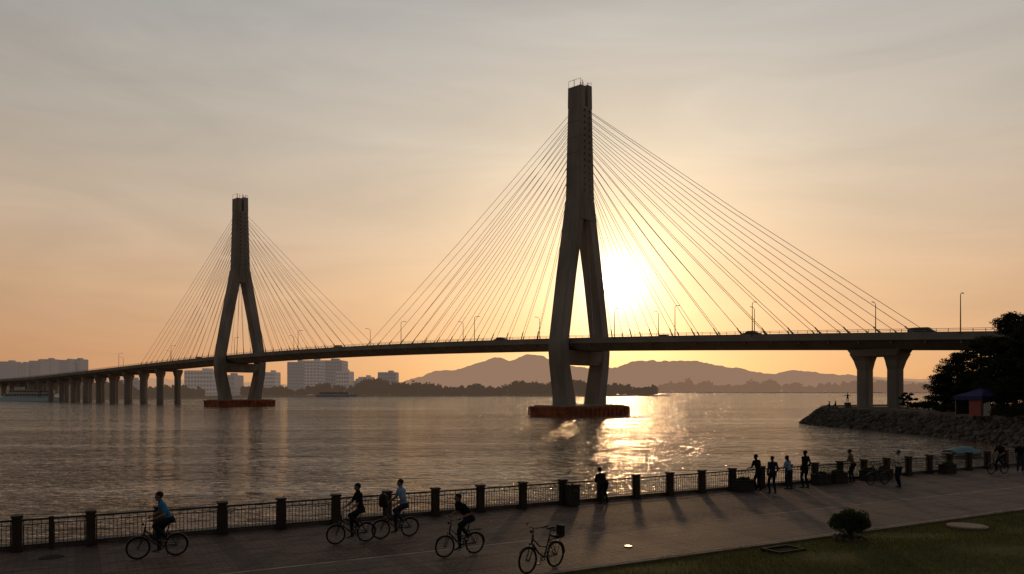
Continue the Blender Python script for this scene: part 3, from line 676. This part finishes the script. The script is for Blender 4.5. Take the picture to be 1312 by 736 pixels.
def bicycle(name,loc,rz,colr='bikeframe',bag=False,seat=False,sc=1.0):
    e=empty(name,loc,rz,sc); WR=.305
    f=MB(); BB=(0,0,.29); RH_=(0,-.39,WR); FH=(0,.56,WR); st=(0,-.20,.80); ht=(0,.38,.86); hb=(0,.42,.68)
    f.tube([BB,st],.018); f.tube([hb,(0,.2,.42),BB],.021); f.tube([ht,hb],.024); f.tube([(0,.40,.77),(0,.15,.56),(0,-.10,.52)],.017)
    for q in(-1,1):
        f.tube([(q*.02,0,.29),(q*.06,-.39,WR)],.011,6); f.tube([(q*.015,-.17,.70),(q*.06,-.39,WR)],.010,6)
        f.tube([(q*.05,.435,.65),(q*.05,.48,.48),(q*.05,.56,WR)],.013,6)
        f.tube([(q*.04,-.19,.66),(q*.05,-.60,.68)],.008,5); f.tube([(q*.06,-.39,WR),(q*.05,-.52,.68)],.006,5)
    f.box((0,.435,.66),(.12,.05,.03))
    for y in(-.3,-.4,-.5,-.6): f.tube([(-.05,y,.682),(.05,y,.682)],.006,5)
    f.tube([(-.02,-.1,.29),(-.12,-.16,.02)],.009,5)
    f.obj('frame',[colr],e)
    for nm,c in(('front_wheel',FH),('rear_wheel',RH_)):
        w_=MB(); w_.torus(c,WR-.024,.024,0); w_.torus(c,WR-.046,.010,1,k=6); w_.tube([(-.05,c[1],c[2]),(.05,c[1],c[2])],.022,8,1)
        for k in range(20):
            a=k*math.pi/10; w_.tube([(.02*(-1)**k,c[1],c[2]),(0,c[1]+(WR-.045)*math.cos(a),c[2]+(WR-.045)*math.sin(a))],.0022,3,1)
        arc=[(0,c[1]+(WR+.015)*math.cos(a),c[2]+(WR+.015)*math.sin(a)) for a in np.linspace(.75 if nm=='rear_wheel' else .6,3.2 if nm=='rear_wheel' else 2.5,12)]
        w_.tube(arc,[(.028,.004)]*12,6,2,side=(1,0,0)); w_.obj(nm,['tyre','chrome',colr],e)
    h=MB(); h.tube([ht,(0,.365,1.0)],.014,6); h.tube([(-.29,.24,1.06),(-.25,.33,1.05),(-.1,.375,1.01),(.1,.375,1.01),(.25,.33,1.05),(.29,.24,1.06)],.011,6)
    for q in(-1,1): h.tube([(q*.30,.22,1.062),(q*.272,.285,1.055)],.018,8,1); h.tube([(q*.22,.36,1.04),(q*.28,.27,1.025)],.006,5)
    h.ell((0,.44,.93),(.035,.03,.035),1); h.obj('handlebar',['chrome','saddle'],e)
    s=MB(); s.tube([st,(0,-.215,.90)],.013,6,1); s.tube([(0,-.36,.925),(0,-.30,.935),(0,-.2,.93),(0,-.08,.925)],[(.06,.02),(.085,.03),(.05,.025),(.018,.015)],10,0,side=(1,0,0)); s.obj('saddle',['saddle','chrome'],e)
    c=MB(); c.torus((.045,0,.29),.085,.008,0,n=24,k=6)
    for a in range(5): c.tube([(.045,0,.29),(.045,.08*math.cos(a*1.256),.29+.08*math.sin(a*1.256))],.006,4)
    c.tube([(.06,0,.29),(.075,.06,.13)],.01,6); c.tube([(-.06,0,.29),(-.075,-.06,.45)],.01,6); c.box((.12,.06,.13),(.09,.09,.02)); c.box((-.12,-.06,.45),(.09,.09,.02))
    c.tube([(.045,0,.376),(.05,-.39,.345)],.006,4); c.tube([(.045,0,.205),(.05,-.39,.27)],.006,4); c.obj('crankset',['dark'],e)
    if seat:
        b_=MB(); b_.box((0,-.47,.72),(.22,.24,.05)); b_.box((0,-.58,.84),(.22,.04,.24)); b_.tube([(-.12,-.58,.84),(-.12,-.38,.84),(.12,-.38,.84),(.12,-.58,.84)],.012,6)
        b_.obj('child_seat',['saddle'],e)
    if bag:
        b_=MB(); b_.tube([(0,.49,1.0),(0,.49,1.04),(0,.49,1.32),(0,.49,1.40)],[(.15,.10),(.18,.13),(.175,.125),(.12,.08)],12,side=(1,0,0)); b_.tube([(-.05,.49,1.39),(0,.49,1.46),(.05,.49,1.39)],.012,6); b_.obj('front_bag',['saddle'],e,smooth=True)
    return e
def cyclist(loc,rz,cols,lean=.2,sc=1.0,female=False,look=(0,1,-.1),bikecol='bikeframe',**kw):
    bicycle('bicycle',loc,rz,bikecol,sc=sc,**kw)
    pel=(0,-.22,1.03); neck=(0,-.22+lean,1.03+math.sqrt(.54**2-lean**2))
    return person('cyclist',loc,rz,pel,neck,((-.12,-.10,.56),(.12,.02,.24)),((-.275,.17,1.10),(.275,.17,1.10)),cols,sc,look=look,kneehint=((-.15,1,.2),(.15,1,.2)),toe=((0,1,-.1),(0,1,-.15)),female=female,curl=1.3)
HL=TH+math.pi/2
cyclist((-9.85,21.9,.01),HL+.05,('blue','trouser'),.24,1.04)
cyclist((-4.85,23.95,.01),HL-.02,('black','trouser'),.08,1.0)
cyclist((-3.62,24.8,.01),HL,('ltblue','jean'),.12,1.02,bag=True)
cyclist((-1.40,22.15,.01),HL+.08,('black','trouser'),.34,1.03)
bicycle('bicycle',(.84,20.35,.01),HL+.30,'bikeframe',sc=1.14,seat=True)
cyclist((27.2,43.6,.01),HL-.2,('black','trouser'),.15,1.0)
bicycle('bicycle',(18.15,38.6,.01),HL-.1,'bikeframe',sc=1.0)
rail_yaw=TH
def stand(loc,rz,cols,sc=1,pose='down',**kw):
    if pose=='down': h=((-.25,.03,.80),(.25,.05,.80)); pel=(0,0,.93); nk=(0,.01,1.47)
    elif pose=='rail': h=((-.22,.36,1.04),(.22,.36,1.04)); pel=(0,-.05,.92); nk=(0,.12,1.43)
    elif pose=='phone': h=((-.10,.30,1.22),(.22,.03,.82)); pel=(0,0,.93); nk=(0,.02,1.47)
    elif pose=='pocket': h=((-.2,.08,.92),(.2,.08,.92)); pel=(0,0,.93); nk=(0,.0,1.47)
    return person('pedestrian',loc,rz,pel,nk,((-.12,.03,.085),(.11,-.06,.085)),h,cols,sc,elbow=((-.5,-.9,-.2),(.5,-.9,-.2)),**kw)
stand((11.5,36.45,.005),rail_yaw+.1,('black','trouser'),1.0,'rail')
stand((11.85,35.5,.005),rail_yaw-.3,('jean','trouser'),.98,'pocket',sleeve='long')
stand((13.15,37.0,.005),rail_yaw+.2,('ltblue','jean'),.94,'rail',female=True)
stand((14.1,37.5,.005),rail_yaw,('black','trouser'),1.04,'pocket',sleeve='long')
stand((17.4,39.9,.005),rail_yaw+.3,('tan','trouser'),.98,'rail',sleeve='long')
stand((18.75,37.8,.005),rail_yaw+1.2,('white','trouser'),1.03,'phone')
stand((28.9,44.4,.005),rail_yaw+2.2,('black','jean'),1.0,'down')
stand((29.6,44.2,.005),rail_yaw+2.6,('blue','trouser'),1.0,'down')
person('pedestrian',(3.72,32.35,.005),rail_yaw,(0,-.22,.88),(0,.12,1.22),((-.14,-.12,.085),(.14,-.2,.085)),((-.12,.34,.98),(.12,.34,.98)),('black','trouser'),1.0,look=(0,1,-.5),sleeve='long',elbow=((-.3,-.2,-1),(.3,-.2,-1)))
for px,d,r_ in((1063,152,1.2),(1071,150,.9)):
    x,y=P(px,d); person('seated_person',(x,y,1.15),r_,(0,0,.48),(0,.06,.98),((-.1,.42,.085),(.1,.42,.085)),((-.12,.35,.55),(.12,.35,.55)),('black','trouser'),1.15)
    s_=MB(); s_.box((0,-.05,.19),(.6,.5,.38)); s_.box((0,-.05,.4),(.66,.56,.05)); s_.obj('stone_seat',['quay'],loc=(x,y,1.1),rz=r_)
x,y=P(1086,150)
e=empty('statue',(x,y,1.1)); pd=MB(); pd.box((0,0,.15),(1.5,1.5,.3)); pd.box((0,0,.7),(.9,.9,.8)); pd.box((0,0,1.15),(1.1,1.1,.1)); pd.obj('pedestal',['quay'],e)
fg=person('figure',(0,0,1.2),2.6,(0,0,.93),(0,.01,1.47),((-.12,.03,.085),(.12,-.05,.085)),((-.6,.15,1.35),(.6,.1,1.3)),('bronze','bronze'),1.05,elbow=((0,0,-1),(0,0,-1)))
fg.parent=e
for k in range(5): fg.data.materials[k]=M['bronze']

# ---------------------------------------------------------------- promenade furniture
def bin_(loc,rz):
    e=empty('litter_bin',loc,rz); b_=MB(); b_.box((0,0,.42),(.42,.42,.78)); b_.box((0,0,.03),(.36,.36,.06)); b_.box((0,0,.86),(.48,.48,.06)); b_.box((0,-.215,.66),(.26,.02,.13),1); b_.tube([(0,0,.88),(0,0,.93)],.06,8); b_.obj('bin_body',['box','dark'],e)
bin_((2.45,31.55,.005),TH)
def planter(loc,rz,w_=.9,h_=.5):
    e=empty('planter_box',loc,rz); b_=MB(); t=.06
    for q in(-1,1): b_.box((q*(w_/2-t/2),0,h_/2),(t,.5,h_)); b_.box((0,q*.22,h_/2),(w_-2*t-.004,t,h_))
    b_.box((0,0,h_-.1),(w_-2*t,.38,.08))
    for q in(-1,1): b_.box((0,q*.25,h_+.015),(w_+.06,.09,.03)); b_.box((q*(w_/2),0,h_+.015),(.09,.40,.03))
    b_.obj('box_body',['box'],e)
    C=rng.normal(size=(500,3))*np.array([w_*.2,.09,.05])+np.array([0,0,h_+.04]); quads('plants',C,.07,'bush',parent=e)
for x,yo in((10.75,.55),(15.35,.6),(16.45,.6),(18.6,.55),(19.6,.6),(24.5,.6)):
    planter((x,30.8+.56*x-yo,.005),TH)
def flatbox(name,loc,sx,sy):
    e=empty(name,loc,TH); b_=MB()
    for q in(-1,1): b_.box((0,q*sy/2,.03),(sx+.08,.08,.14)); b_.box((q*sx/2,0,.03),(.08,sy-.085,.14))
    for k in range(14): b_.box((-sx/2+.06+(sx-.12)*k/13,0,.05),(.025,sy-.09,.03))
    b_.obj('grate_frame',['tyre'],e)
flatbox('drain_grate',(7.75,22.3,.08),1.0,.62)
mb=MB(); mb.tube([(0,0,0),(0,0,.06)],.62,28); mb.tube([(0,0,.055),(0,0,.07)],.54,28); mb.obj('inspection_cover',['stone'],loc=(15.4,26.4,.06))
mb=MB(); mb.tube([(0,0,0),(0,0,.006)],.33,28); mb.tube([(0,0,.005),(0,0,.009)],.27,28); mb.obj('manhole_cover',['tyre'],loc=(*P(66,21.9),.003))
gl=mat('lit_lens',(.8,.5,.3),.3,.05,3,emit=(1.3,.55,.25))
e=empty('ground_light',(*P(805,23.4),.005)); mb=MB(); mb.tube([(0,0,0),(0,0,.02)],.13,24); mb.obj('bezel',['dark'],e); mb=MB(); mb.tube([(0,0,.021),(0,0,.03)],.10,24); mb.obj('lens',[gl],e)
print('OK', len(bpy.data.objects))
